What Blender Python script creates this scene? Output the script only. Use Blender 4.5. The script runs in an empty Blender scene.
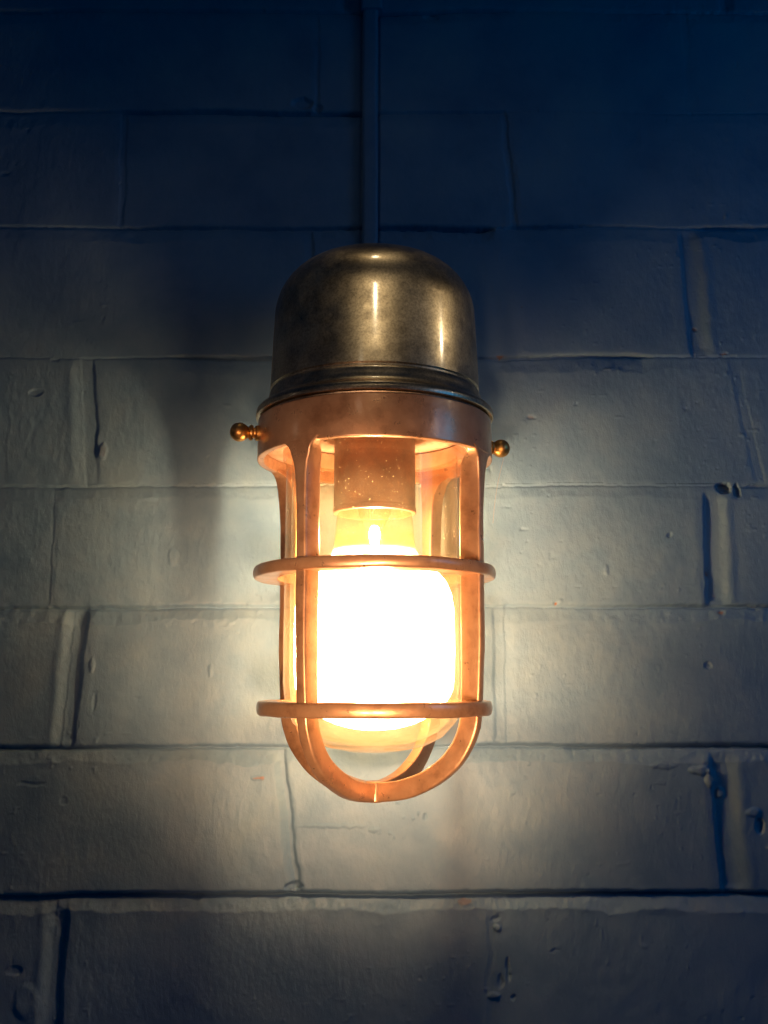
import bpy, bmesh, math
import numpy as np
from mathutils import Vector, Matrix
C = bpy.context.scene
COL = C.collection
MM = 0.001

# ------------------------------------------------------------------ camera
FPX, PITCH = 1000.0, math.atan(168 / 1000.0)
cam_data = bpy.data.cameras.new("camera")
cam_data.sensor_fit = 'VERTICAL'
cam_data.sensor_height = 24.0
cam_data.lens = 24.0 * FPX / 1024.0
cam_data.clip_start = 0.01
cam_data.clip_end = 50
cam = bpy.data.objects.new("camera", cam_data)
cam.location = (0, 0, 0)
cam.rotation_euler = (math.pi / 2 + PITCH, 0, 0)
COL.objects.link(cam)
C.camera = cam

# ------------------------------------------------------------------ world, view
world = bpy.data.worlds.new("World")
C.world = world
world.use_nodes = True
bg = world.node_tree.nodes["Background"]
bg.inputs[0].default_value = (0.0, 0.34, 1.0, 1)
bg.inputs[1].default_value = 0.021
C.view_settings.view_transform = 'Standard'
C.view_settings.look = 'None'
C.view_settings.exposure = 0.0
C.view_settings.gamma = 1.0
C.render.engine = 'CYCLES'
cy = C.cycles
cy.use_denoising = True
cy.max_bounces = 10
cy.diffuse_bounces = 4
cy.glossy_bounces = 4
cy.transmission_bounces = 8
cy.transparent_max_bounces = 24
cy.sample_clamp_indirect = 3.0
cy.caustics_reflective = False
cy.caustics_refractive = False

# ------------------------------------------------------------------ lamps (street lamps mirrored in the cap, plus added fills)
AX, AY = -4.7, 493.0           # lamp axis, mm
WALL = 555.0                   # wall face, mm


def point_lamp(name, az, el, dist, radius, power, color, z0=160):
    """az measured to the right from the way the lamp faces, el above level"""
    d = bpy.data.lights.new(name, 'POINT')
    d.energy = power
    d.color = color
    d.shadow_soft_size = radius
    o = bpy.data.objects.new(name, d)
    a, e = math.radians(az), math.radians(el)
    o.location = (AX * MM + dist * math.sin(a) * math.cos(e), AY * MM - dist * math.cos(a) * math.cos(e), z0 * MM + dist * math.sin(e))
    COL.objects.link(o)
    return o


def area_lamp(name, az, el, dist, sx, sy, power, color, z0=100, spread=180):
    d = bpy.data.lights.new(name, 'AREA')
    d.shape = 'RECTANGLE'
    d.size, d.size_y = sx, sy
    d.energy = power
    d.color = color
    d.spread = math.radians(spread)
    o = bpy.data.objects.new(name, d)
    a, e = math.radians(az), math.radians(el)
    p = Vector((AX * MM + dist * math.sin(a) * math.cos(e), AY * MM - dist * math.cos(a) * math.cos(e), z0 * MM + dist * math.sin(e)))
    o.location = p
    t = Vector((AX * MM, AY * MM, z0 * MM))
    o.rotation_euler = (t - p).to_track_quat('-Z', 'Y').to_euler()
    COL.objects.link(o)
    return o


WARM = (1.0, 0.8, 0.5)
def spot_lamp(name, loc, target, deg, power, color, radius):
    d = bpy.data.lights.new(name, 'SPOT')
    d.energy = power
    d.color = color
    d.spot_size = math.radians(deg)
    d.spot_blend = 1.0
    d.shadow_soft_size = radius
    o = bpy.data.objects.new(name, d)
    o.location = loc
    o.rotation_euler = (Vector(target) - Vector(loc)).to_track_quat('-Z', 'Y').to_euler()
    COL.objects.link(o)


def aim(az, el, dist, z0):
    a, e = math.radians(az), math.radians(el)
    return (AX * MM + dist * math.sin(a) * math.cos(e), AY * MM - dist * math.cos(a) * math.cos(e), z0 * MM + dist * math.sin(e))


area_lamp("dusk_fill", 66, 12, 0.62, 0.2, 0.2, 0.20, (0.0, 0.37, 1.0), z0=70)  # added blue fill lamp, tops up the dusk on the wall
CAPC = (AX * MM, AY * MM, 0.176)
spot_lamp("street_light", aim(1, 27, 2.2, 170), CAPC, 4.2, 22.0, WARM, 0.02)
spot_lamp("street_light", aim(78, 22, 2.0, 165), CAPC, 4.6, 13.0, WARM, 0.02)
spot_lamp("overhead_light", aim(2, 78, 1.2, 195), (AX * MM, (AY - 15) * MM, 0.195), 6.5, 7.0, WARM, 0.04)  # overhead spot for the highlight on the cap's shoulder
spot_lamp("cap_fill", aim(-14, 20, 1.6, 175), CAPC, 5.8, 12, (1.0, 0.82, 0.56), 0.22)  # added fill spots for broad warm reflections on the cap
spot_lamp("cap_fill", aim(-80, 12, 1.4, 175), CAPC, 5.8, 4, (1.0, 0.80, 0.55), 0.2)
spot_lamp("cap_fill", aim(60, 12, 1.4, 175), CAPC, 5.8, 10, (1.0, 0.64, 0.40), 0.2)
spot_lamp("cage_fill", (0.07, -0.20, -0.16), (AX * MM, AY * MM, 0.0), 21, 23.0, (1.0, 0.56, 0.29), 0.05)  # added warm fill spots for the cage front and the halo behind
spot_lamp("cage_fill", (-0.09, -0.20, -0.20), (AX * MM, AY * MM, 0.012), 23, 18.0, (1.0, 0.60, 0.34), 0.05)
spot_lamp("cage_fill", (-0.22, -0.15, -0.1), (AX * MM, AY * MM, 0.10), 13, 5.0, (1.0, 0.58, 0.42), 0.05)


# ------------------------------------------------------------------ materials
def mat(name):
    m = bpy.data.materials.new(name)
    m.use_nodes = True
    nt = m.node_tree
    return m, nt, nt.nodes["Principled BSDF"]


def node(nt, t, **kw):
    n = nt.nodes.new(t)
    for k, v in kw.items():
        setattr(n, k, v)
    return n


def noise(nt, scale, detail=4, rough=0.55, stretch=None):
    tc = node(nt, 'ShaderNodeTexCoord')
    n = node(nt, 'ShaderNodeTexNoise')
    n.inputs['Scale'].default_value = scale
    n.inputs['Detail'].default_value = detail
    n.inputs['Roughness'].default_value = rough
    if stretch:
        mp = node(nt, 'ShaderNodeMapping')
        mp.inputs['Scale'].default_value = stretch
        nt.links.new(tc.outputs['Object'], mp.inputs[0])
        nt.links.new(mp.outputs[0], n.inputs['Vector'])
    else:
        nt.links.new(tc.outputs['Object'], n.inputs['Vector'])
    return n


def ramp(nt, src, stops):
    r = node(nt, 'ShaderNodeValToRGB')
    el = r.color_ramp.elements
    el[0].position, el[0].color = stops[0][0], (*stops[0][1], 1)
    el[1].position, el[1].color = stops[-1][0], (*stops[-1][1], 1)
    for p, c in stops[1:-1]:
        e = el.new(p)
        e.color = (*c, 1)
    nt.links.new(src, r.inputs[0])
    return r


def bump(nt, src, b, strength, dist, prev=None):
    n = node(nt, 'ShaderNodeBump')
    n.inputs['Strength'].default_value = strength
    n.inputs['Distance'].default_value = dist
    nt.links.new(src, n.inputs['Height'])
    if prev:
        nt.links.new(prev.outputs[0], n.inputs['Normal'])
    nt.links.new(n.outputs[0], b.inputs['Normal'])
    return n


def g3(v):
    return (v, v, v)


def make_wall_mat():
    m, nt, b = mat("painted_brick")
    n1 = noise(nt, 22, 6, 0.6)
    r1 = ramp(nt, n1.outputs[0], [(0.28, (0.17, 0.30, 0.44)), (0.5, (0.235, 0.375, 0.51)), (0.75, (0.32, 0.455, 0.545))])
    at = node(nt, 'ShaderNodeAttribute', attribute_name="bare")
    mx = node(nt, 'ShaderNodeMixRGB')
    nt.links.new(at.outputs['Fac'], mx.inputs[0])
    nt.links.new(r1.outputs[0], mx.inputs[1])
    mx.inputs[2].default_value = (0.42, 0.19, 0.08, 1)
    nt.links.new(mx.outputs[0], b.inputs['Base Color'])
    n2 = noise(nt, 60, 4)
    rr = ramp(nt, n2.outputs[0], [(0.3, g3(0.32)), (0.7, g3(0.5))])
    nt.links.new(rr.outputs[0], b.inputs['Roughness'])
    b.inputs['Specular IOR Level'].default_value = 0.35
    n3 = noise(nt, 420, 5, 0.65, (1, 1, 0.55))
    b1 = bump(nt, n3.outputs[0], b, 0.42, 0.0007)
    n4 = noise(nt, 1800, 3, 0.6)
    bump(nt, n4.outputs[0], b, 0.25, 0.0002, b1)
    return m


def make_cap_mat():
    m, nt, b = mat("tarnished_nickel")
    n1 = noise(nt, 26, 8, 0.68)
    r1 = ramp(nt, n1.outputs[0], [(0.36, (0.24, 0.20, 0.145)), (0.50, (0.50, 0.43, 0.33)), (0.70, (0.68, 0.60, 0.48))])
    n5 = noise(nt, 900, 3, 0.7)
    mx = node(nt, 'ShaderNodeMixRGB', blend_type='MULTIPLY')
    mx.inputs[0].default_value = 1
    r5 = ramp(nt, n5.outputs[0], [(0.35, g3(0.6)), (0.6, g3(1.0))])
    nt.links.new(r1.outputs[0], mx.inputs[1])
    nt.links.new(r5.outputs[0], mx.inputs[2])
    nt.links.new(mx.outputs[0], b.inputs['Base Color'])
    b.inputs['Metallic'].default_value = 1
    n2 = noise(nt, 70, 6, 0.7)
    rr = ramp(nt, n2.outputs[0], [(0.3, g3(0.27)), (0.7, g3(0.46))])
    nt.links.new(rr.outputs[0], b.inputs['Roughness'])
    b.inputs['Anisotropic'].default_value = 0.5
    b.inputs['Coat Weight'].default_value = 0.6
    b.inputs['Coat Roughness'].default_value = 0.12
    b.inputs['Coat IOR'].default_value = 1.7
    b.inputs['Coat Tint'].default_value = (1.0, 0.9, 0.7, 1)
    tg = node(nt, 'ShaderNodeTangent', direction_type='RADIAL', axis='Z')
    nt.links.new(tg.outputs[0], b.inputs['Tangent'])
    n3 = noise(nt, 1200, 2, 0.6)
    bump(nt, n3.outputs[0], b, 0.15, 0.00008)
    return m


def make_copper(name, stops, metallic, rlo, rhi, grit=0.3, coat=0.0):
    m, nt, b = mat(name)
    b.inputs['Coat Weight'].default_value = coat
    b.inputs['Coat Roughness'].default_value = 0.16
    n1 = noise(nt, 60, 7, 0.65)
    r1 = ramp(nt, n1.outputs[0], stops)
    nt.links.new(r1.outputs[0], b.inputs['Base Color'])
    b.inputs['Metallic'].default_value = metallic
    n2 = noise(nt, 140, 5, 0.65)
    rr = ramp(nt, n2.outputs[0], [(0.3, g3(rlo)), (0.7, g3(rhi))])
    nt.links.new(rr.outputs[0], b.inputs['Roughness'])
    n3 = noise(nt, 700, 4, 0.6)
    bump(nt, n3.outputs[0], b, grit, 0.0002)
    return m


def thin_fresnel(nt):
    """reflectance of a thin, unrefracted pane: 4 % head on, rising at grazing angles, the same from both sides"""
    w = node(nt, 'ShaderNodeLayerWeight')
    w.inputs[0].default_value = 0.5
    p = node(nt, 'ShaderNodeMath', operation='POWER')
    p.inputs[1].default_value = 5.0
    nt.links.new(w.outputs['Facing'], p.inputs[0])
    q = node(nt, 'ShaderNodeMath', operation='MULTIPLY_ADD')
    q.inputs[1].default_value = 0.7
    q.inputs[2].default_value = 0.035
    nt.links.new(p.outputs[0], q.inputs[0])
    return q


def make_glass():
    m, nt, b = mat("dusty_glass")
    nt.nodes.remove(b)
    out = nt.nodes["Material Output"]
    tr = node(nt, 'ShaderNodeBsdfTransparent')
    tr.inputs[0].default_value = (0.99, 0.905, 0.79, 1)
    gl = node(nt, 'ShaderNodeBsdfGlossy')
    gl.inputs['Roughness'].default_value = 0.07
    lw = thin_fresnel(nt)
    m1 = node(nt, 'ShaderNodeMixShader')
    nt.links.new(lw.outputs[0], m1.inputs[0])
    nt.links.new(tr.outputs[0], m1.inputs[1])
    nt.links.new(gl.outputs[0], m1.inputs[2])
    tl = node(nt, 'ShaderNodeBsdfTranslucent')
    tl.inputs[0].default_value = (1.0, 0.70, 0.36, 1)
    n1 = noise(nt, 90, 8, 0.75, (1, 1, 0.45))
    r1 = ramp(nt, n1.outputs[0], [(0.35, g3(0.015)), (0.6, g3(0.035)), (0.78, g3(0.09))])
    n2 = noise(nt, 900, 2, 0.5)
    r2 = ramp(nt, n2.outputs[0], [(0.70, g3(0.0)), (0.74, g3(0.45))])
    tc = node(nt, 'ShaderNodeTexCoord')
    sx = node(nt, 'ShaderNodeSeparateXYZ')
    nt.links.new(tc.outputs['Object'], sx.inputs[0])
    mr = node(nt, 'ShaderNodeMapRange')          # extra scatter in the lower jar, put in to imitate bloom around the bulb
    mr.inputs[1].default_value, mr.inputs[2].default_value = 0.038, 0.062
    mr.inputs[3].default_value, mr.inputs[4].default_value = 4.0, 0.6
    nt.links.new(sx.outputs[2], mr.inputs[0])
    ml = node(nt, 'ShaderNodeMath', operation='MULTIPLY')
    nt.links.new(r1.outputs[0], ml.inputs[0])
    nt.links.new(mr.outputs[0], ml.inputs[1])
    ad = node(nt, 'ShaderNodeMath', operation='ADD')
    nt.links.new(ml.outputs[0], ad.inputs[0])
    nt.links.new(r2.outputs[0], ad.inputs[1])
    m2 = node(nt, 'ShaderNodeMixShader')
    nt.links.new(ad.outputs[0], m2.inputs[0])
    nt.links.new(m1.outputs[0], m2.inputs[1])
    nt.links.new(tl.outputs[0], m2.inputs[2])
    nt.links.new(m2.outputs[0], out.inputs[0])
    return m


def make_bulb_glass():
    m, nt, b = mat("frosted_bulb_glass")
    nt.nodes.remove(b)
    out = nt.nodes["Material Output"]
    tr = node(nt, 'ShaderNodeBsdfTransparent')
    tl = node(nt, 'ShaderNodeBsdfTranslucent')
    tl.inputs[0].default_value = (0.95, 0.9, 0.8, 1)
    tlr = tl
    m2 = node(nt, 'ShaderNodeMixShader')
    tc = node(nt, 'ShaderNodeTexCoord')
    sx = node(nt, 'ShaderNodeSeparateXYZ')
    nt.links.new(tc.outputs['Object'], sx.inputs[0])
    mr = node(nt, 'ShaderNodeMapRange')          # the frosting thins out towards the neck
    mr.inputs[1].default_value, mr.inputs[2].default_value  = 0.060, 0.074
    mr.inputs[3].default_value, mr.inputs[4].default_value = 0.955, 0.3
    nt.links.new(sx.outputs[2], mr.inputs[0])
    nt.links.new(mr.outputs[0], m2.inputs[0])
    mc = node(nt, 'ShaderNodeMapRange')          # dark amber put into the neck colour to dim its glow
    mc.inputs[1].default_value, mc.inputs[2].default_value = 0.050, 0.064
    nt.links.new(sx.outputs[2], mc.inputs[0])
    cm = node(nt, 'ShaderNodeMixRGB')
    cm.inputs[1].default_value = (0.95, 0.9, 0.8, 1)
    cm.inputs[2].default_value = (0.05, 0.022, 0.006, 1)
    nt.links.new(mc.outputs[0], cm.inputs[0])
    nt.links.new(cm.outputs[0], tlr.inputs[0])
    nt.links.new(tr.outputs[0], m2.inputs[1])
    nt.links.new(tl.outputs[0], m2.inputs[2])
    gl = node(nt, 'ShaderNodeBsdfGlossy')
    gl.inputs['Roughness'].default_value = 0.1
    lw = thin_fresnel(nt)
    m1 = node(nt, 'ShaderNodeMixShader')
    nt.links.new(lw.outputs[0], m1.inputs[0])
    nt.links.new(m2.outputs[0], m1.inputs[1])
    nt.links.new(gl.outputs[0], m1.inputs[2])
    nt.links.new(m1.outputs[0], out.inputs[0])
    return m


def make_glow(strength):
    m, nt, b = mat("glowing_filament")
    nt.nodes.remove(b)
    e = node(nt, 'ShaderNodeEmission')
    e.inputs[0].default_value = (1.0, 0.78, 0.545, 1)
    e.inputs[1].default_value = strength
    nt.links.new(e.outputs[0], nt.nodes["Material Output"].inputs[0])
    return m


M_WALL = make_wall_mat()
M_CAP = make_cap_mat()
M_CAGE = make_copper("bronze_casting", [(0.32, (0.42, 0.21, 0.10)), (0.48, (0.64, 0.35, 0.18)), (0.72, (0.74, 0.44, 0.24))], 0.6, 0.24, 0.46, 0.5, 0.6)
M_BRASS = make_copper("aged_brass", [(0.35, (0.55, 0.27, 0.08)), (0.6, (0.85, 0.48, 0.15)), (0.75, (0.95, 0.6, 0.22))], 1.0, 0.3, 0.5, 0.12)
M_SOCKET = make_copper("brown_bakelite", [(0.35, (0.08, 0.022, 0.007)), (0.6, (0.15, 0.045, 0.014)), (0.75, (0.28, 0.10, 0.035))], 0.0, 0.35, 0.5, 0.4)
M_GASKET = make_copper("worn_gasket", [(0.35, (0.42, 0.22, 0.12)), (0.6, (0.6, 0.36, 0.22)), (0.75, (0.7, 0.45, 0.3))], 0.0, 0.5, 0.7, 0.5)
M_PAINT = make_copper("painted_metal", [(0.35, (0.19, 0.31, 0.46)), (0.6, (0.235, 0.375, 0.51)), (0.75, (0.3, 0.42, 0.55))], 0.0, 0.4, 0.55, 0.3)
M_GLASS = make_glass()
M_BULB = make_bulb_glass()
M_GLOW = make_glow(2150.0)
m_, nt_, b_ = mat("spider_silk")
b_.inputs['Base Color'].default_value = (0.8, 0.7, 0.65, 1)
M_SILK = m_


# ------------------------------------------------------------------ the wall: one height field, real relief
NT = 1024
TABLE = np.random.RandomState(77).uniform(-1, 1, NT * NT).astype(np.float32)


def vnoise(x, y, seed):
    x = np.asarray(x, dtype=np.float32) + np.float32(seed * 37.0)
    y = np.asarray(y, dtype=np.float32) + np.float32(seed * 91.0)
    ix, iy = np.floor(x), np.floor(y)
    fx, fy = x - ix, y - iy
    fx *= fx * (3 - 2 * fx)
    fy *= fy * (3 - 2 * fy)
    ix, iy = ix.astype(np.int32), iy.astype(np.int32)
    x0, x1 = ix & (NT - 1), (ix + 1) & (NT - 1)
    y0, y1 = (iy & (NT - 1)) * NT, ((iy + 1) & (NT - 1)) * NT
    a, b, c, d = TABLE[y0 + x0], TABLE[y0 + x1], TABLE[y1 + x0], TABLE[y1 + x1]
    a += (b - a) * fx
    c += (d - c) * fx
    return a + (c - a) * fy


def fbm(x, y, size, seed, octv=4, gain=0.5):
    s, a, t = 0, 1.0, 0
    for k in range(octv):
        s = s + a * vnoise(x / size * 2 ** k + 17.3 * k, y / size * 2 ** k - 9.1 * k, seed + k)
        t += a
        a *= gain
    return s / t


def sst(a, b, x):
    t = np.clip((x - a) / (b - a), 0, 1)
    return t * t * (3 - 2 * t)


def axis(lo, hi, step, far, grow=1.07, mx=6.0):
    core = list(np.arange(lo, hi + step / 2, step))
    s, p = step, core[-1]
    right = []
    while p < far[1]:
        s = min(s * grow, mx)
        p += s
        right.append(p)
    s, p = step, core[0]
    left = []
    while p > far[0]:
        s = min(s * grow, mx)
        p -= s
        left.append(p)
    return np.array(left[::-1] + core + right)


# bed joints: height of the dark line, then (x, depth) samples along it
BEDS = [
    (406.1, [(-900, 1.6), (-20, 1.2), (0, 2.4), (60, 2.4), (80, 1.0), (900, 1.5)]),
    (338.5, [(-900, 0.8), (-165, 1.0), (-150, 1.8), (-14, 2.2), (0, 1.0), (60, 0.8), (90, 0.4), (900, 0.8)]),
    (264.5, [(-900, 0.5), (-170, 0.5), (-155, 1.7), (-60, 1.4), (-12, 2.2), (-6, 3.4), (58, 3.4), (66, 0.4), (78, 1.6), (140, 1.0), (178, 0.6), (190, 2.4), (240, 2.6), (900, 1.0)]),
    (184.9, [(-900, 0.5), (-125, 0.3), (-112, 1.5), (-50, 1.8), (40, 1.0), (58, 0.8), (66, 1.8), (148, 1.9), (156, 0.3), (240, 0.2), (900, 1.0)]),
    (109.0, [(-900, 1.0), (-130, 1.1), (-60, 1.2), (40, 0.8), (70, 1.1), (150, 0.8), (175, 0.3), (200, 0.9), (240, 1.0), (900, 1.0)]),
    (40.3, [(-900, 1.9), (-150, 2.3), (-80, 1.8), (-40, 1.2), (60, 0.8), (110, 1.3), (190, 1.9), (240, 2.0), (900, 1.4)]),
    (-35.3, [(-900, 2.2), (-180, 3.0), (-165, 2.2), (-60, 2.4), (-45, 0.6), (45, 0.8), (60, 3.0), (240, 3.0), (900, 1.4)]),
    (-111.3, [(-900, 3.2), (-60, 3.2), (-48, 4.0), (150, 3.4), (240, 3.0), (900, 3.0)]),
    (-186.0, [(-900, 2.0), (900, 2.5)]),
]
# head joints: x at the top, x at the bottom, half width, depth, steep side (+1 right, -1 left), bend
HEADS = [
    [(-42, -42, 2.5, 0.5, 1), (186, 187, 4, 0.3, -1)],
    [(-158.5, -157, 3.5, 0.6, 1), (74, 79, 3.5, 0.7, -1)],
    [(-45, -45, 3, 0.8, 1), (181.5, 184.5, 7.5, 1.5, -1)],
    [(-175, -169, 8.0, 0.75, 1), (204, 216, 6, 0.25, -1)],
    [(-185.3, -185.3, 2.0, 0.12, 1), (188.0, 186.3, 7.5, 2.3, -1)],
    [(-171.0, -175.0, 7.5, 1.9, 1), (66.5, 66, 6.5, 0.7, -1)],
    [(-57.0, -47.5, 3.6, 1.9, 1), (184.5, 187, 8.5, 2.9, -1)],
    [(-173, -174.5, 7.0, 2.6, 1), (57, 55, 2.2, 0.4, -1)],
]


def build_wall():
    xs = axis(-243, 243, 0.62, (-1300, 1300), mx=9.0)
    zs = axis(-188, 418, 0.62, (-900, 1300))
    X, Z = np.meshgrid(xs.astype(np.float32), zs.astype(np.float32))
    H = np.zeros_like(X)
    bare = np.zeros_like(X)
    wx = X + 0.8 * fbm(X, Z, 14, 11, 3) + 0.5 * fbm(X, Z, 3.2, 15, 2)
    wz = Z + 1.5 * fbm(X, Z * 0.3, 60, 21, 2) + 0.55 * fbm(X, Z, 3.6, 25, 3)
    # faces of the single bricks: own tilt and offset
    beds = [(z, s) for z, s in BEDS]
    top = BEDS[0][0]
    allz = [top + 72 * k for k in range(13, 0, -1)] + [z for z, _ in beds] + [-186 - 75 * k for k in range(1, 10)]
    lists = [[(-900, 1.5), (900, 1.5)]] * 13 + [s for _, s in beds] + [[(-900, 2.0), (900, 2.0)]] * 9
    rng = np.random.RandomState(5)
    XF, ZF, wxF, wzF, HF = X, Z, wx, wz, H
    for i in range(len(allz) - 1):
        zt, zb = allz[i], allz[i + 1]
        k = i - 13
        vis = HEADS[k] if 0 <= k < len(HEADS) else []
        if vis:
            j = list(vis)
            if k == 1:
                pass
        else:
            off = 115 * (i % 2) + rng.uniform(-8, 8)
            j = [(x + off, x + off, 4.5, 2.0, 1 if x < 0 else -1) for x in np.arange(-1200, 1300, 236)]
        if vis:
            xl, xr = min(v[0] for v in vis), max(v[0] for v in vis)
            q = xl - 236
            while q > -1290:
                j.append((q, q, 4.5, 2.0, 1)); q -= 236
            q = xr + 236
            while q < 1290:
                j.append((q, q, 4.5, 2.0, -1)); q += 236
        j.sort(key=lambda v: v[0])
        r0, r1 = np.searchsorted(zs, zb - 7), np.searchsorted(zs, zt + 7)
        if r1 <= r0:
            continue
        X, Z, wx, wz, H = XF[r0:r1], ZF[r0:r1], wxF[r0:r1], wzF[r0:r1], HF[r0:r1]
        row = (wz <= zt) & (wz > zb)
        t = np.clip((zt - wz) / (zt - zb), 0, 1)
        # brick ids in the row
        bid = np.zeros_like(X, dtype=int)
        for (x0, x1, hw, dep, sd) in j:
            bid += (wx > x0 + (x1 - x0) * t).astype(int)
        nb = len(j) + 1
        offs = rng.uniform(-0.35, 0.35, nb)
        tlx = rng.uniform(-0.0022, 0.0022, nb)
        tlz = rng.uniform(-0.008, 0.008, nb)
        face = offs[bid] + tlx[bid] * 60 * np.sin(X / 60.0 + bid) + tlz[bid] * (Z - (zt + zb) / 2)
        H[...] = np.where(row, face, H)
        for ji, (x0, x1, hw, dep, sd) in enumerate(j):
            xc = x0 + (x1 - x0) * t + 0.6 * vnoise(X * 0, Z / 13.0, 60 + i * 7 + ji)
            u = (wx - xc) / hw
            if sd < 0:
                u = -u
            # u=+1 : steep wall, u=-1 : gentle flank
            prof = sst(-1.15, 0.35, u) * (1 - sst(0.78, 1.12, u))
            prof += -0.10 * np.exp(-((u - 1.6) / 0.4) ** 2) - (0.50 / (0.5 + dep * 0.5)) * np.exp(-((u + 0.75) / 0.42) ** 2) * (dep > 0.7) * (hw > 5)
            prof += 0.12 * np.exp(-np.abs(u - 1) * 1.2) * (u > 1)
            lo, hi = (0.07, 0.16) if dep > 2 else (0.0, 0.1)
            env = sst(lo - 0.03, hi, t) * (1 - 0.5 * sst(0.93, 1.0, t))
            var = 1 + 0.3 * vnoise(X * 0, Z / 17.0, 90 + i * 5 + ji)
            H -= np.where(row, dep * prof * env * var, 0)
    # bed joints
    for i, (zj, st) in enumerate(zip(allz, lists)):
        r0, r1 = np.searchsorted(zs, zj - 23), np.searchsorted(zs, zj + 15)
        if r1 <= r0:
            continue
        X, Z, wx, wz, H = XF[r0:r1], ZF[r0:r1], wxF[r0:r1], wzF[r0:r1], HF[r0:r1]
        sx, sd = zip(*st)
        dep = np.interp(X, sx, sd) * (1 + 0.25 * fbm(X, X * 0, 22, 31 + i, 3))
        d = zj - wz                          # + below the line
        near = (d > -8) & (d < 16)
        up = sst(-2.2, 0.0, d)               # rounding of the brick above
        w = 9.0 + 2.0 * vnoise(X / 24.0, X * 0, 71 + i) + 0.6 * vnoise(X / 6.0, X * 0, 131 + i) + 0.5 * vnoise(X / 1.9, Z / 3.0, 171 + i)
        fall = sst(-0.1, 1.0 + 0.22 * dep, d)
        lip = (0.45 if zj > 150 else 1.0) * (0.10 + 0.07 * dep) * (0.7 + 0.5 * vnoise(X / 11.0, X * 0, 83 + i))
        rise = np.clip((d - 1.2) / (w - 1.2), 0, 1)
        band = np.where(d < w, dep * (1 - rise) - lip * rise, -lip * np.exp(-np.clip(d - w, 0, 50) / 2.0))
        prof = fall * band + 0.18 * dep * up * (1 - fall)
        ledge = 0
        lump = np.exp(-((d - 5) / 7.0) ** 2) * (0.30 * fbm(X, Z, 6.0, 141 + i, 3))
        prof = prof - lump * np.clip(dep, 0, 1.5)
        crack = (1.6 if zj > 150 else 0.85) * dep * np.exp(-((d - 0.8) / (0.55 + 0.12 * dep)) ** 2)
        H += np.where(near, -prof - crack, 0)
    X, Z, wx, wz, H = XF, ZF, wxF, wzF, HF
    # the paint parts from the conduit along both its edges
    H -= 1.6 * np.exp(-((np.abs(wx * 0.25 + X * 0.75 + 8.4) - 5.2) / 0.55) ** 2) * sst(200, 215, Z)
    # paint: long swells, roller stipple, drips and runs
    H += 0.55 * fbm(X, Z, 52, 41, 3) + 0.20 * fbm(X, Z, 13, 44, 3)
    H += 0.13 * fbm(X, Z * 0.6, 3.6, 47, 3) * (0.6 + 0.8 * sst(-0.3, 0.4, fbm(X, Z, 60, 49, 2)))
    rid = 1 - np.abs(fbm(X, Z * 0.45, 16, 52, 3)) * 2.2
    H += 0.16 * np.clip(rid, 0, 1) ** 6 * sst(-0.1, 0.5, fbm(X, Z, 70, 54, 2))
    dots = vnoise(X / 2.6, Z / 2.6, 57)
    H += 0.35 * sst(0.72, 0.95, dots) * sst(0.1, 0.5, fbm(X, Z, 40, 58, 2))
    pits = vnoise(X / 3.2, Z / 3.2, 61)
    H -= 0.5 * sst(0.80, 0.98, pits) * sst(0.15, 0.5, fbm(X, Z, 45, 63, 2))
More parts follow.
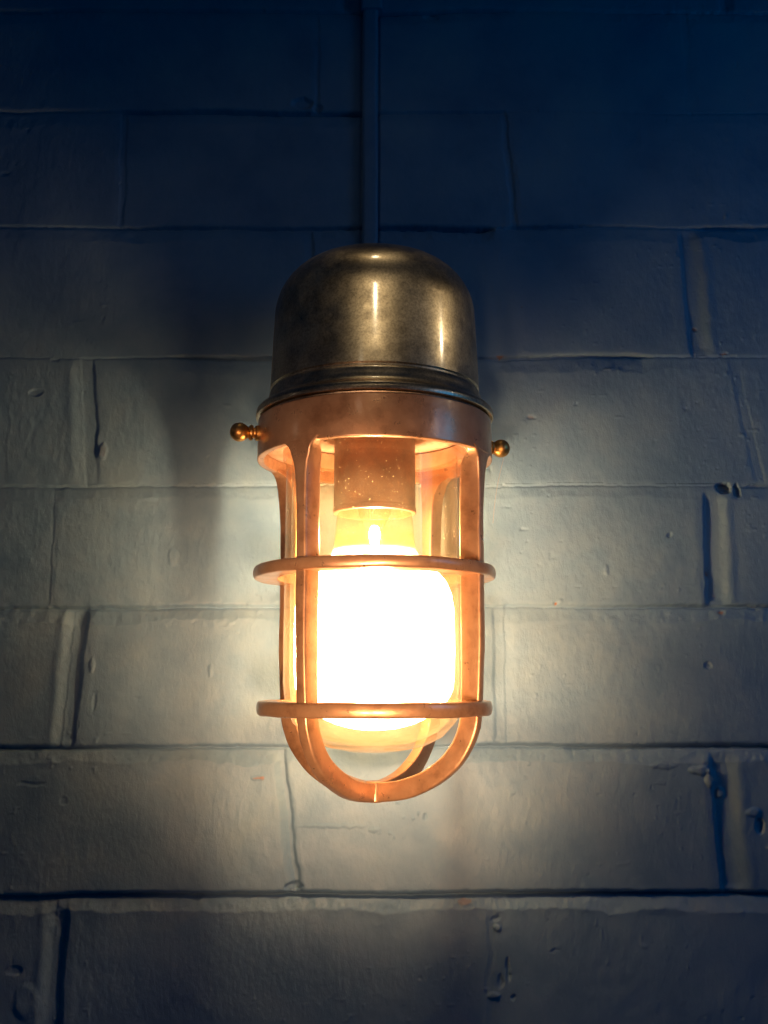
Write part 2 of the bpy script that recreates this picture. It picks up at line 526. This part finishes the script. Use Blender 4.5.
    # single chips and cracks (x, z, rx, rz, depth, bare brick 0..1)
    chips = [(192, 107, 4.5, 3.2, 3.2, 0.55), (199.5, 105.5, 2.0, 4.0, 2.2, 0.2), (210, 108, 6, 1.0, 0.8, 0.1),
             (67, 184.5, 3.5, 1.0, 0.7, 0.8), (181, 201, 1.8, 1.4, 0.5, 0.8), (196.5, 186, 2.4, 0.9, 0.5, 0.7),
             (95, 41.5, 1.0, 0.9, 0.5, 1.0), (98, 43.5, 1.6, 1.0, -0.4, 0), (187, 36.5, 2.2, 1.2, 0.5, 0.7), (180, 58, 1.2, 2.2, 0.7, 0.6),
             (-49, 343.5, 7, 3.6, 2.2, 0), (-40, 341, 3, 2.6, 1.5, 0), (29, 402, 5, 3.0, 1.2, 0),
             (84, 148, 2.6, 1.3, 0.6, 0.25), (110, 156, 1.5, 1.0, 0.5, 0), (201, -77, 2.6, 4.0, 2.0, 0), (198, -70, 4, 2.2, -1.0, 0), (206, -88, 2.6, 1.6, -0.9, 0),
             (58.5, -124, 2.4, 1.5, 0.7, 0), (59.5, -128.5, 2.2, 1.6, -1.0, 0), (65, -149, 1.0, 6.5, 0.9, 0), (61, -155, 1.4, 4, 0.8, 0),
             (57, -162, 3.4, 1.7, -0.9, 0), (67, -163, 1.3, 1.4, 0.6, 0), (90, -140, 3.0, 0.7, 0.4, 0), (43, -115.5, 5, 2.0, -0.8, 0.35),
             (-28, -77, 20, 1.1, -0.35, 0), (-5, -79, 3, 1.4, -0.4, 0), (5, -62, 4.0, 1.1, 0.9, 0.1), (22, -72, 1.0, 1.8, 0.6, 0), (-68, -52, 4, 1.2, -0.5, 0.7),
             (-160, 128, 2.5, 5.5, -0.7, 0.15), (-200, 163, 4, 2.5, 0.8, 0), (-160, 8, 1.2, 4, -0.6, 0), (-158, -12, 1.0, 5, 0.5, 0),
             (-190, -55, 8, 1.0, 0.6, 0), (-172, -64, 2, 2, 0.4, 0), (-193, -150, 4, 2.5, 0.7, 0), (-186, -165, 7, 9, -0.8, 0),
             (170, -48, 6, 2.4, -1.2, 0), (176, -52, 3.5, 5, -1.4, 0), (181, -60, 2.4, 3, -1.3, 0), (150, -45.5, 8, 1.8, -0.6, 0),
             (-95, 5, 1.2, 3.5, -0.5, 0), (-118, 68, 3, 5, -0.5, 0), (160, 80, 1.4, 2, 0.6, 0), (124, 60, 1.2, 3, -0.4, 0), (178, 8, 2.0, 2.0, 0.7, 0),
             (-48, -108, 5, 2.5, 1.8, 0), (-100, -113, 4, 2, 1.0, 0), (80, 215, 1.2, 1.0, 0.5, 0.3), (130, 177, 3.2, 0.7, -0.5, 0.1), (-90, 155, 3, 1.0, -0.4, 0), (-110, 200, 2.2, 0.9, -0.4, 0)]
    nx = X + 0.9 * fbm(X, Z, 3.0, 91, 3)
    nz = Z + 0.9 * fbm(X, Z, 3.0, 95, 3)
    nxF, nzF, bareF = nx, nz, bare
    for (cx, cz, rx, rz, dp, br) in chips:
        m = 4 + 1.2 * max(rx, rz)
        a0, a1, b0, b1 = np.searchsorted(zs, cz - m), np.searchsorted(zs, cz + m), np.searchsorted(xs, cx - m), np.searchsorted(xs, cx + m)
        nx, nz, X, Z, H, bare = nxF[a0:a1, b0:b1], nzF[a0:a1, b0:b1], XF[a0:a1, b0:b1], ZF[a0:a1, b0:b1], HF[a0:a1, b0:b1], bareF[a0:a1, b0:b1]
        q = ((nx - cx) / rx) ** 2 + ((nz - cz) / rz) ** 2
        k = 1 - sst(0.35, 1.25, q)
        H -= dp * k
        if br:
            bare[...] = np.maximum(bare, br * (1 - sst(0.2, 0.8, q * (1.2 + 0.8 * vnoise(X / 1.2, Z / 1.2, 99)))))
    X, Z, H, bare = XF, ZF, HF, bareF
    ny, nxn = X.shape
    co = np.empty((ny * nxn, 3), dtype=np.float32)
    co[:, 0] = X.ravel() * MM
    co[:, 1] = (WALL - H.ravel()) * MM
    co[:, 2] = Z.ravel() * MM
    idx = np.arange(ny * nxn).reshape(ny, nxn)
    quads = np.stack([idx[:-1, :-1], idx[:-1, 1:], idx[1:, 1:], idx[1:, :-1]], -1).reshape(-1, 4).astype(np.int32)
    nq = len(quads)
    # a shallow body behind the face so that the wall has thickness
    lo, hi = X.min() * MM, X.max() * MM
    zl, zh = Z.min() * MM, Z.max() * MM
    yb = (WALL + 110) * MM
    extra = np.array([(lo, yb, zl), (hi, yb, zl), (hi, yb, zh), (lo, yb, zh)], dtype=np.float32)
    n0 = len(co)
    co = np.vstack([co, extra])
    c = [int(idx[0, 0]), int(idx[0, -1]), int(idx[-1, -1]), int(idx[-1, 0])]
    more = [(n0, n0 + 3, n0 + 2, n0 + 1)]
    for a in range(4):
        b = (a + 1) % 4
        more.append((c[b], c[a], n0 + a, n0 + b))
    quads = np.vstack([quads, np.array(more, dtype=np.int32)])
    me = bpy.data.meshes.new("wall")
    me.vertices.add(len(co))
    me.vertices.foreach_set("co", co.ravel())
    me.loops.add(quads.size)
    me.loops.foreach_set("vertex_index", quads.ravel())
    me.polygons.add(len(quads))
    me.polygons.foreach_set("loop_start", np.arange(0, quads.size, 4, dtype=np.int32))
    me.polygons.foreach_set("loop_total", np.full(len(quads), 4, dtype=np.int32))
    sm = np.ones(len(quads), dtype=bool)
    sm[nq:] = False
    me.polygons.foreach_set("use_smooth", sm)
    me.update(calc_edges=True)
    at = me.attributes.new("bare", 'FLOAT', 'POINT')
    at.data.foreach_set("value", np.concatenate([bare.ravel(), np.zeros(4)]).astype(np.float32))
    me.materials.append(M_WALL)
    o = bpy.data.objects.new("wall", me)
    COL.objects.link(o)
    o["kind"] = "structure"
    o["label"] = "brick wall under thick chipped pale blue paint behind the lamp"
    o["category"] = "wall"
    return o


build_wall()


# ------------------------------------------------------------------ mesh helpers (millimetres)
def link_mesh(name, bm, m, parent=None, smooth=True, loc=None):
    bmesh.ops.recalc_face_normals(bm, faces=bm.faces)
    me = bpy.data.meshes.new(name)
    bm.to_mesh(me)
    bm.free()
    me.materials.append(m)
    if smooth:
        me.polygons.foreach_set("use_smooth", [True] * len(me.polygons))
        me.update()
        me.set_sharp_from_angle(angle=math.radians(38))
    o = bpy.data.objects.new(name, me)
    COL.objects.link(o)
    if parent:
        o.parent = parent
    return o


def lathe(bm, prof, n=128, closed=True, M=None):
    """prof: list of (r, z) mm; revolved about z"""
    rings = []
    for r, z in prof:
        if r < 1e-6:
            rings.append([bm.verts.new((0, 0, z * MM))])
        else:
            rings.append([bm.verts.new((r * MM * math.cos(2 * math.pi * k / n), r * MM * math.sin(2 * math.pi * k / n), z * MM)) for k in range(n)])
    m = len(rings)
    vs = [v for r in rings for v in r]
    for i in range(m if closed else m - 1):
        a, b = rings[i], rings[(i + 1) % m]
        if len(a) == 1 and len(b) == 1:
            continue
        for k in range(n):
            k2 = (k + 1) % n
            if len(a) == 1:
                bm.faces.new((a[0], b[k], b[k2]))
            elif len(b) == 1:
                bm.faces.new((a[k], b[0], a[k2]))
            else:
                bm.faces.new((a[k], b[k], b[k2], a[k2]))
    if M is not None:
        bmesh.ops.transform(bm, matrix=M, verts=vs)
    return vs


def rounded(pts, rad, seg=4):
    """round the corners of a closed (r,z) polygon"""
    out = []
    n = len(pts)
    for i in range(n):
        p0, p, p1 = Vector(pts[i - 1]), Vector(pts[i]), Vector(pts[(i + 1) % n])
        r = rad[i] if isinstance(rad, (list, tuple)) else rad
        if r <= 0:
            out.append(tuple(p)); continue
        a = (p0 - p).normalized(); b = (p1 - p).normalized()
        r = min(r, (p0 - p).length * .49, (p1 - p).length * .49)
        s, e = p + a * r, p + b * r
        for k in range(seg + 1):
            t = k / seg
            q = s * (1 - t) ** 2 + p * 2 * t * (1 - t) + e * t ** 2
            out.append((q.x, q.y))
    return out


def wobble(bm, amp, size, seed=0):
    """slight unevenness of a sand casting"""
    from mathutils import noise as mn
    for v in bm.verts:
        p = v.co / (size * MM) + Vector((seed * 3.1, seed * 7.7, 0))
        v.co += mn.noise_vector(p) * amp * MM


# ------------------------------------------------------------------ the lamp
lamp = bpy.data.objects.new("wall_lamp", None)
lamp.location = (AX * MM, AY * MM, 0)
lamp.empty_display_size = 0.02
COL.objects.link(lamp)
lamp["label"] = "lit caged bulkhead lamp with domed metal cap on the painted brick wall"
lamp["category"] = "lamp"

# cap
prof = [(0, 213.4), (12, 213.3)]
for k in range(0, 13):
    a = math.radians(90 - 7.5 * k)
    prof.append((21.0 + 30.4 * math.cos(a), 182.5 + 30.6 * math.sin(a)))
prof += [(51.9, 172), (52.5, 158), (52.9, 148), (53.0, 144.2), (52.3, 143.5), (52.3, 142.7), (53.0, 142.2), (53.6, 140.8), (54.0, 139.0), (54.4, 137.2), (55.2, 135.6),
         (56.6, 134.1), (58.6, 133.4), (59.7, 132.2), (60.0, 130.6), (59.8, 129.3), (59.2, 128.9), (56.8, 128.9), (56.5, 128.2), (0, 128.2)]
bm = bmesh.new()
lathe(bm, prof, 160, closed=False)
link_mesh("cap", bm, M_CAP, lamp)

# collar (the top of the cage casting)
bm = bmesh.new()
lathe(bm, rounded([(56.9, 127.9), (58.7, 127.6), (58.9, 107.6), (55.2, 107.6), (55.2, 120), (53, 122), (53, 127.9)], [0.3, 0.5, 0.8, 0.8, 0.3, 0.3, 0.3]), 160)
wobble(bm, 0.18, 18, 1)
collar = link_mesh("collar", bm, M_CAGE, lamp)


def make_thumb_screw():
    bm = bmesh.new()
    P = [(0, 57.2), (3.6, 57.2), (3.8, 58.6), (3.8, 60.0), (3.3, 60.6), (2.6, 60.8), (2.5, 61.4), (3.4, 61.7), (3.9, 62.5), (3.6, 63.3), (2.6, 63.9)]
    for k in range(1, 13):
        a = math.radians(210 - 17.5 * k + 0)
        P.append((max(0.0, 4.7 * abs(math.sin(math.radians(32 + (180 - 32) * k / 12)))), 68.2 - 4.7 * math.cos(math.radians(32 + (180 - 32) * k / 12))))
    P[-1] = (0, 72.9)
    lathe(bm, P, 40, closed=False)
    return bm


for az in (-75, 105):
    bm = make_thumb_screw()
    a = math.radians(az)
    axis_dir = Vector((math.sin(a), -math.cos(a), 0))
    Mx = axis_dir.to_track_quat('Z', 'Y').to_matrix().to_4x4()
    bmesh.ops.transform(bm, matrix=Matrix.Translation((0, 0, 119.5 * MM)) @ Mx, verts=bm.verts)
    link_mesh("thumb_screw", bm, M_BRASS, collar)

# inner holder and gasket, seen through the windows
bm = bmesh.new()
lathe(bm, rounded([(46, 121.5), (54.9, 121.5), (54.9, 113.5), (51, 112.6), (46, 112.6)], 0.5), 128)
lathe(bm, [(0, 124.5), (52.8, 124.5), (52.8, 122.2), (0, 122.2)], 96, closed=False)
link_mesh("gasket", bm, M_GASKET, lamp)

# rings
for name, z0, z1, ro, sd in (("ring", 48.6, 54.4, 59.6, 2), ("ring", -16.6, -9.8, 56.9, 3)):
    bm = bmesh.new()
    lathe(bm, rounded([(47.2, z1), (ro - .6, z1), (ro, (z0 + z1) / 2 + .8), (ro, (z0 + z1) / 2 - .8), (ro - .6, z0), (47.2, z0)], [1.0, 1.8, .8, .8, 1.8, 1.0]), 160)
    wobble(bm, 0.28, 14, sd)
    link_mesh(name, bm, M_CAGE, lamp)


# bars
def bar_mesh(az, seed):
    st = []
    top = [(109.5, 58.55, 54.6, 11.5), (107.5, 58.55, 53.5, 9.0), (106.2, 58.5, 52, 7.3), (104.2, 58.4, 50, 6.1), (101.5, 58.3, 48.6, 5.3), (98, 58.1, 47.7, 4.2), (93, 57.8, 47.2, 3.6), (87, 57.5, 46.8, 3.2),
           (80, 57.2, 46.6, 3.0), (70, 57.0, 46.5, 2.9), (60, 56.9, 46.5, 2.9), (52, 56.9, 46.5, 3.0), (44, 56.9, 46.5, 3.0), (34, 56.9, 46.5, 3.0), (24, 56.8, 46.5, 3.0), (14, 56.6, 46.5, 3.0), (4, 56.2, 46.4, 3.0), (-6, 55.6, 46.2, 3.0), (-12, 55.2, 46.0, 3.0)]
    for z, ro, ri, w in top:
        st.append(((ro, z), (ri, z), w))
    for k in range(1, 25):
        t = math.radians(k * 90 / 24)
        po = (55.0 * math.cos(t), -13.5 - 43.8 * math.sin(t))
        pi_ = (45.9 * math.cos(t), -13.5 - 34.6 * math.sin(t))
        if po[0] < 4.2:
            break
        st.append((po, pi_, 3.0 - 0.1 * math.sin(t)))
    st.append(((3.4, -57.15), (3.4, -48.0), 3.0))
    bm = bmesh.new()
    rings = []
    for (po, pi_, w) in st:
        po, pi_ = Vector(po), Vector(pi_)
        L = (po - pi_).length
        u = (po - pi_) / L
        # rounded rectangle in (radial s, tangential t)
        sec = rounded([(0, -w), (L, -w), (L, w), (0, w)], [0.9, 1.3, 1.3, 0.9], 3)
        ring = []
        for s, t in sec:
            p = pi_ + u * s
            ring.append(bm.verts.new((p.x * MM, t * MM, p.y * MM)))
        rings.append(ring)
    for a, b in zip(rings[:-1], rings[1:]):
        n = len(a)
        for k in range(n):
            bm.faces.new((a[k], a[(k + 1) % n], b[(k + 1) % n], b[k]))
    bm.faces.new(rings[0])
    bm.faces.new(rings[-1])
    bmesh.ops.rotate(bm, verts=bm.verts, cent=(0, 0, 0), matrix=Matrix.Rotation(math.radians(az - 90), 3, 'Z'))
    wobble(bm, 0.35, 12, seed)
    return bm


BAR_AZ = (-35.5, 63.5, 144.0, 238.5)
for i, az in enumerate(BAR_AZ):
    link_mesh("bar", bar_mesh(az, 5 + i), M_CAGE, lamp)
bm = bmesh.new()
lathe(bm, rounded([(0.01, -47.6), (4.6, -47.6), (4.8, -57.3), (0.01, -57.6)], [0, .8, 1.0, 0]), 32, closed=False)
link_mesh("boss", bm, M_CAGE, lamp)

# glass jar: outer and inner wall
bm = bmesh.new()
out = [(46.0, 112.0), (46.0, 108.5), (44.6, 107.5), (44.3, 100), (44.3, 20), (44.2, -2), (43.0, -12), (39.5, -20), (33, -26.8), (24, -31.3), (12, -33.7), (0, -34.4)]
inn = [(0, -31.4), (12, -30.7), (23, -28.4), (31, -24.4), (36.9, -18.4), (40.2, -11), (41.3, -2), (41.4, 20), (41.4, 100), (41.6, 112.0)]
lathe(bm, out + inn, 128)
wobble(bm, 0.25, 20, 9)
link_mesh("glass_jar", bm, M_GLASS, lamp)

# socket
bm = bmesh.new()
lathe(bm, rounded([(0.01, 122), (20.4, 122), (20.4, 84.8), (20.8, 83.8), (20.6, 81.8), (18.6, 81.6), (18.6, 92), (0.01, 92)], [0, .5, .3, .5, .4, .4, .4, 0], 3), 96, closed=False)
link_mesh("socket", bm, M_SOCKET, lamp)

# bulb
bp = [(17.8, 91), (18.6, 82), (19.4, 73), (20.2, 65), (22.0, 60), (26.0, 56), (31.0, 52.5), (35.2, 48), (37.8, 42), (38.9, 35), (39.2, 26), (39.2, 14), (38.9, 4)]
for k in range(1, 13):
    a = math.radians(-k * 90 / 12)
    bp.append((38.7 * math.cos(a), 0 + 24 * math.sin(a)))
bp[-1] = (0, -24)
bm = bmesh.new()
lathe(bm, bp, 96, closed=False)
bulb = link_mesh("light_bulb", bm, M_BULB, lamp)
bm = bmesh.new()
lathe(bm, [(0, 76), (1.8, 75), (2.6, 72), (2.2, 68), (0.9, 64), (0.4, 58), (0.4, 38), (4.5, 35), (6.8, 28), (7.4, 14), (6.8, 0), (4.5, -7), (0, -9)], 32, closed=False)
link_mesh("filament", bm, M_GLOW, bulb)
bm = bmesh.new()
lathe(bm, [(0.01, 90), (9, 90), (8, 82), (5.2, 76), (3.0, 72.6), (0.01, 72.6)], 32, closed=False)
link_mesh("stem", bm, M_BULB, bulb)

# bracket that holds the cap on the wall
bm = bmesh.new()
lathe(bm, rounded([(0.01, 6.0), (30, 6.0), (30, -1.5), (0.01, -1.5)], [0, 1.5, 0, 0]), 64, closed=False, M=Matrix.Translation((0, (WALL - AY) * MM, 178 * MM)) @ Matrix.Rotation(math.radians(90), 4, 'X'))
lathe(bm, rounded([(0.01, 24.0), (17, 24.0), (17, 4), (0.01, 4)], [0, 1.0, 0, 0]), 48, closed=False, M=Matrix.Translation((0, (WALL - AY) * MM, 178 * MM)) @ Matrix.Rotation(math.radians(90), 4, 'X'))
link_mesh("mounting_plate", bm, M_CAP, lamp)

# ------------------------------------------------------------------ conduit
conduit = bpy.data.objects.new("conduit", None)
conduit.location = (-8.4 * MM, WALL * MM, 205 * MM)
COL.objects.link(conduit)
conduit["label"] = "thin painted cable conduit running up the wall above the lamp"
conduit["category"] = "conduit"


def strip(w, dpt, z0, z1, rad, seg, x0=0, back=3.0, wav=0.0):
    bm = bmesh.new()
    sec = rounded([(-w / 2, back), (-w / 2, -dpt), (w / 2, -dpt), (w / 2, back)], [0, rad, rad, 0], 5)
    rings = []
    n = max(2, int(abs(z1 - z0) / seg))
    for k in range(n + 1):
        z = z0 + (z1 - z0) * k / n
        dx = wav * math.sin(z * 0.05) + wav * .5 * math.sin(z * .17 + 1)
        rings.append([bm.verts.new(((x + x0 + dx) * MM, y * MM, (z - 205) * MM)) for x, y in sec])
    for a, b in zip(rings[:-1], rings[1:]):
        for k in range(len(a)):
            bm.faces.new((a[k], a[(k + 1) % len(a)], b[(k + 1) % len(b)], b[k]))
    bm.faces.new(rings[0]); bm.faces.new(rings[-1])
    return bm


bm = strip(9.2, 4.2, 196, 404, 2.4, 4, wav=0.25)
link_mesh("channel", bm, M_PAINT, conduit)
bm = strip(13.0, 6.0, 403.5, 440, 2.0, 4, x0=0.8)
link_mesh("coupling", bm, M_PAINT, conduit)
bm = strip(9.2, 4.2, 440, 1000, 2.4, 20)
link_mesh("channel", bm, M_PAINT, conduit)

# ------------------------------------------------------------------ cobweb strand by the right-hand thumb screw
p0 = Vector((61.6 + 1.0, 510.0, 114.6)); p1 = Vector((55.0, 499.0, 78.0))
bm = bmesh.new()
prev = None
for k in range(25):
    t = k / 24
    p = p0.lerp(p1, t) + Vector((-1.6, 0, 0)) * math.sin(math.pi * t) * .6
    ring = [bm.verts.new(((p.x + .1 * math.cos(a)) * MM, (p.y + .1 * math.sin(a)) * MM, p.z * MM)) for a in (0, 2.1, 4.2)]
    if prev:
        for j in range(3):
            bm.faces.new((prev[j], prev[(j + 1) % 3], ring[(j + 1) % 3], ring[j]))
    prev = ring
web = link_mesh("cobweb_strand", bm, M_SILK)
web["label"] = "single cobweb thread hanging from the right hand brass knob of the lamp"
web["category"] = "cobweb"
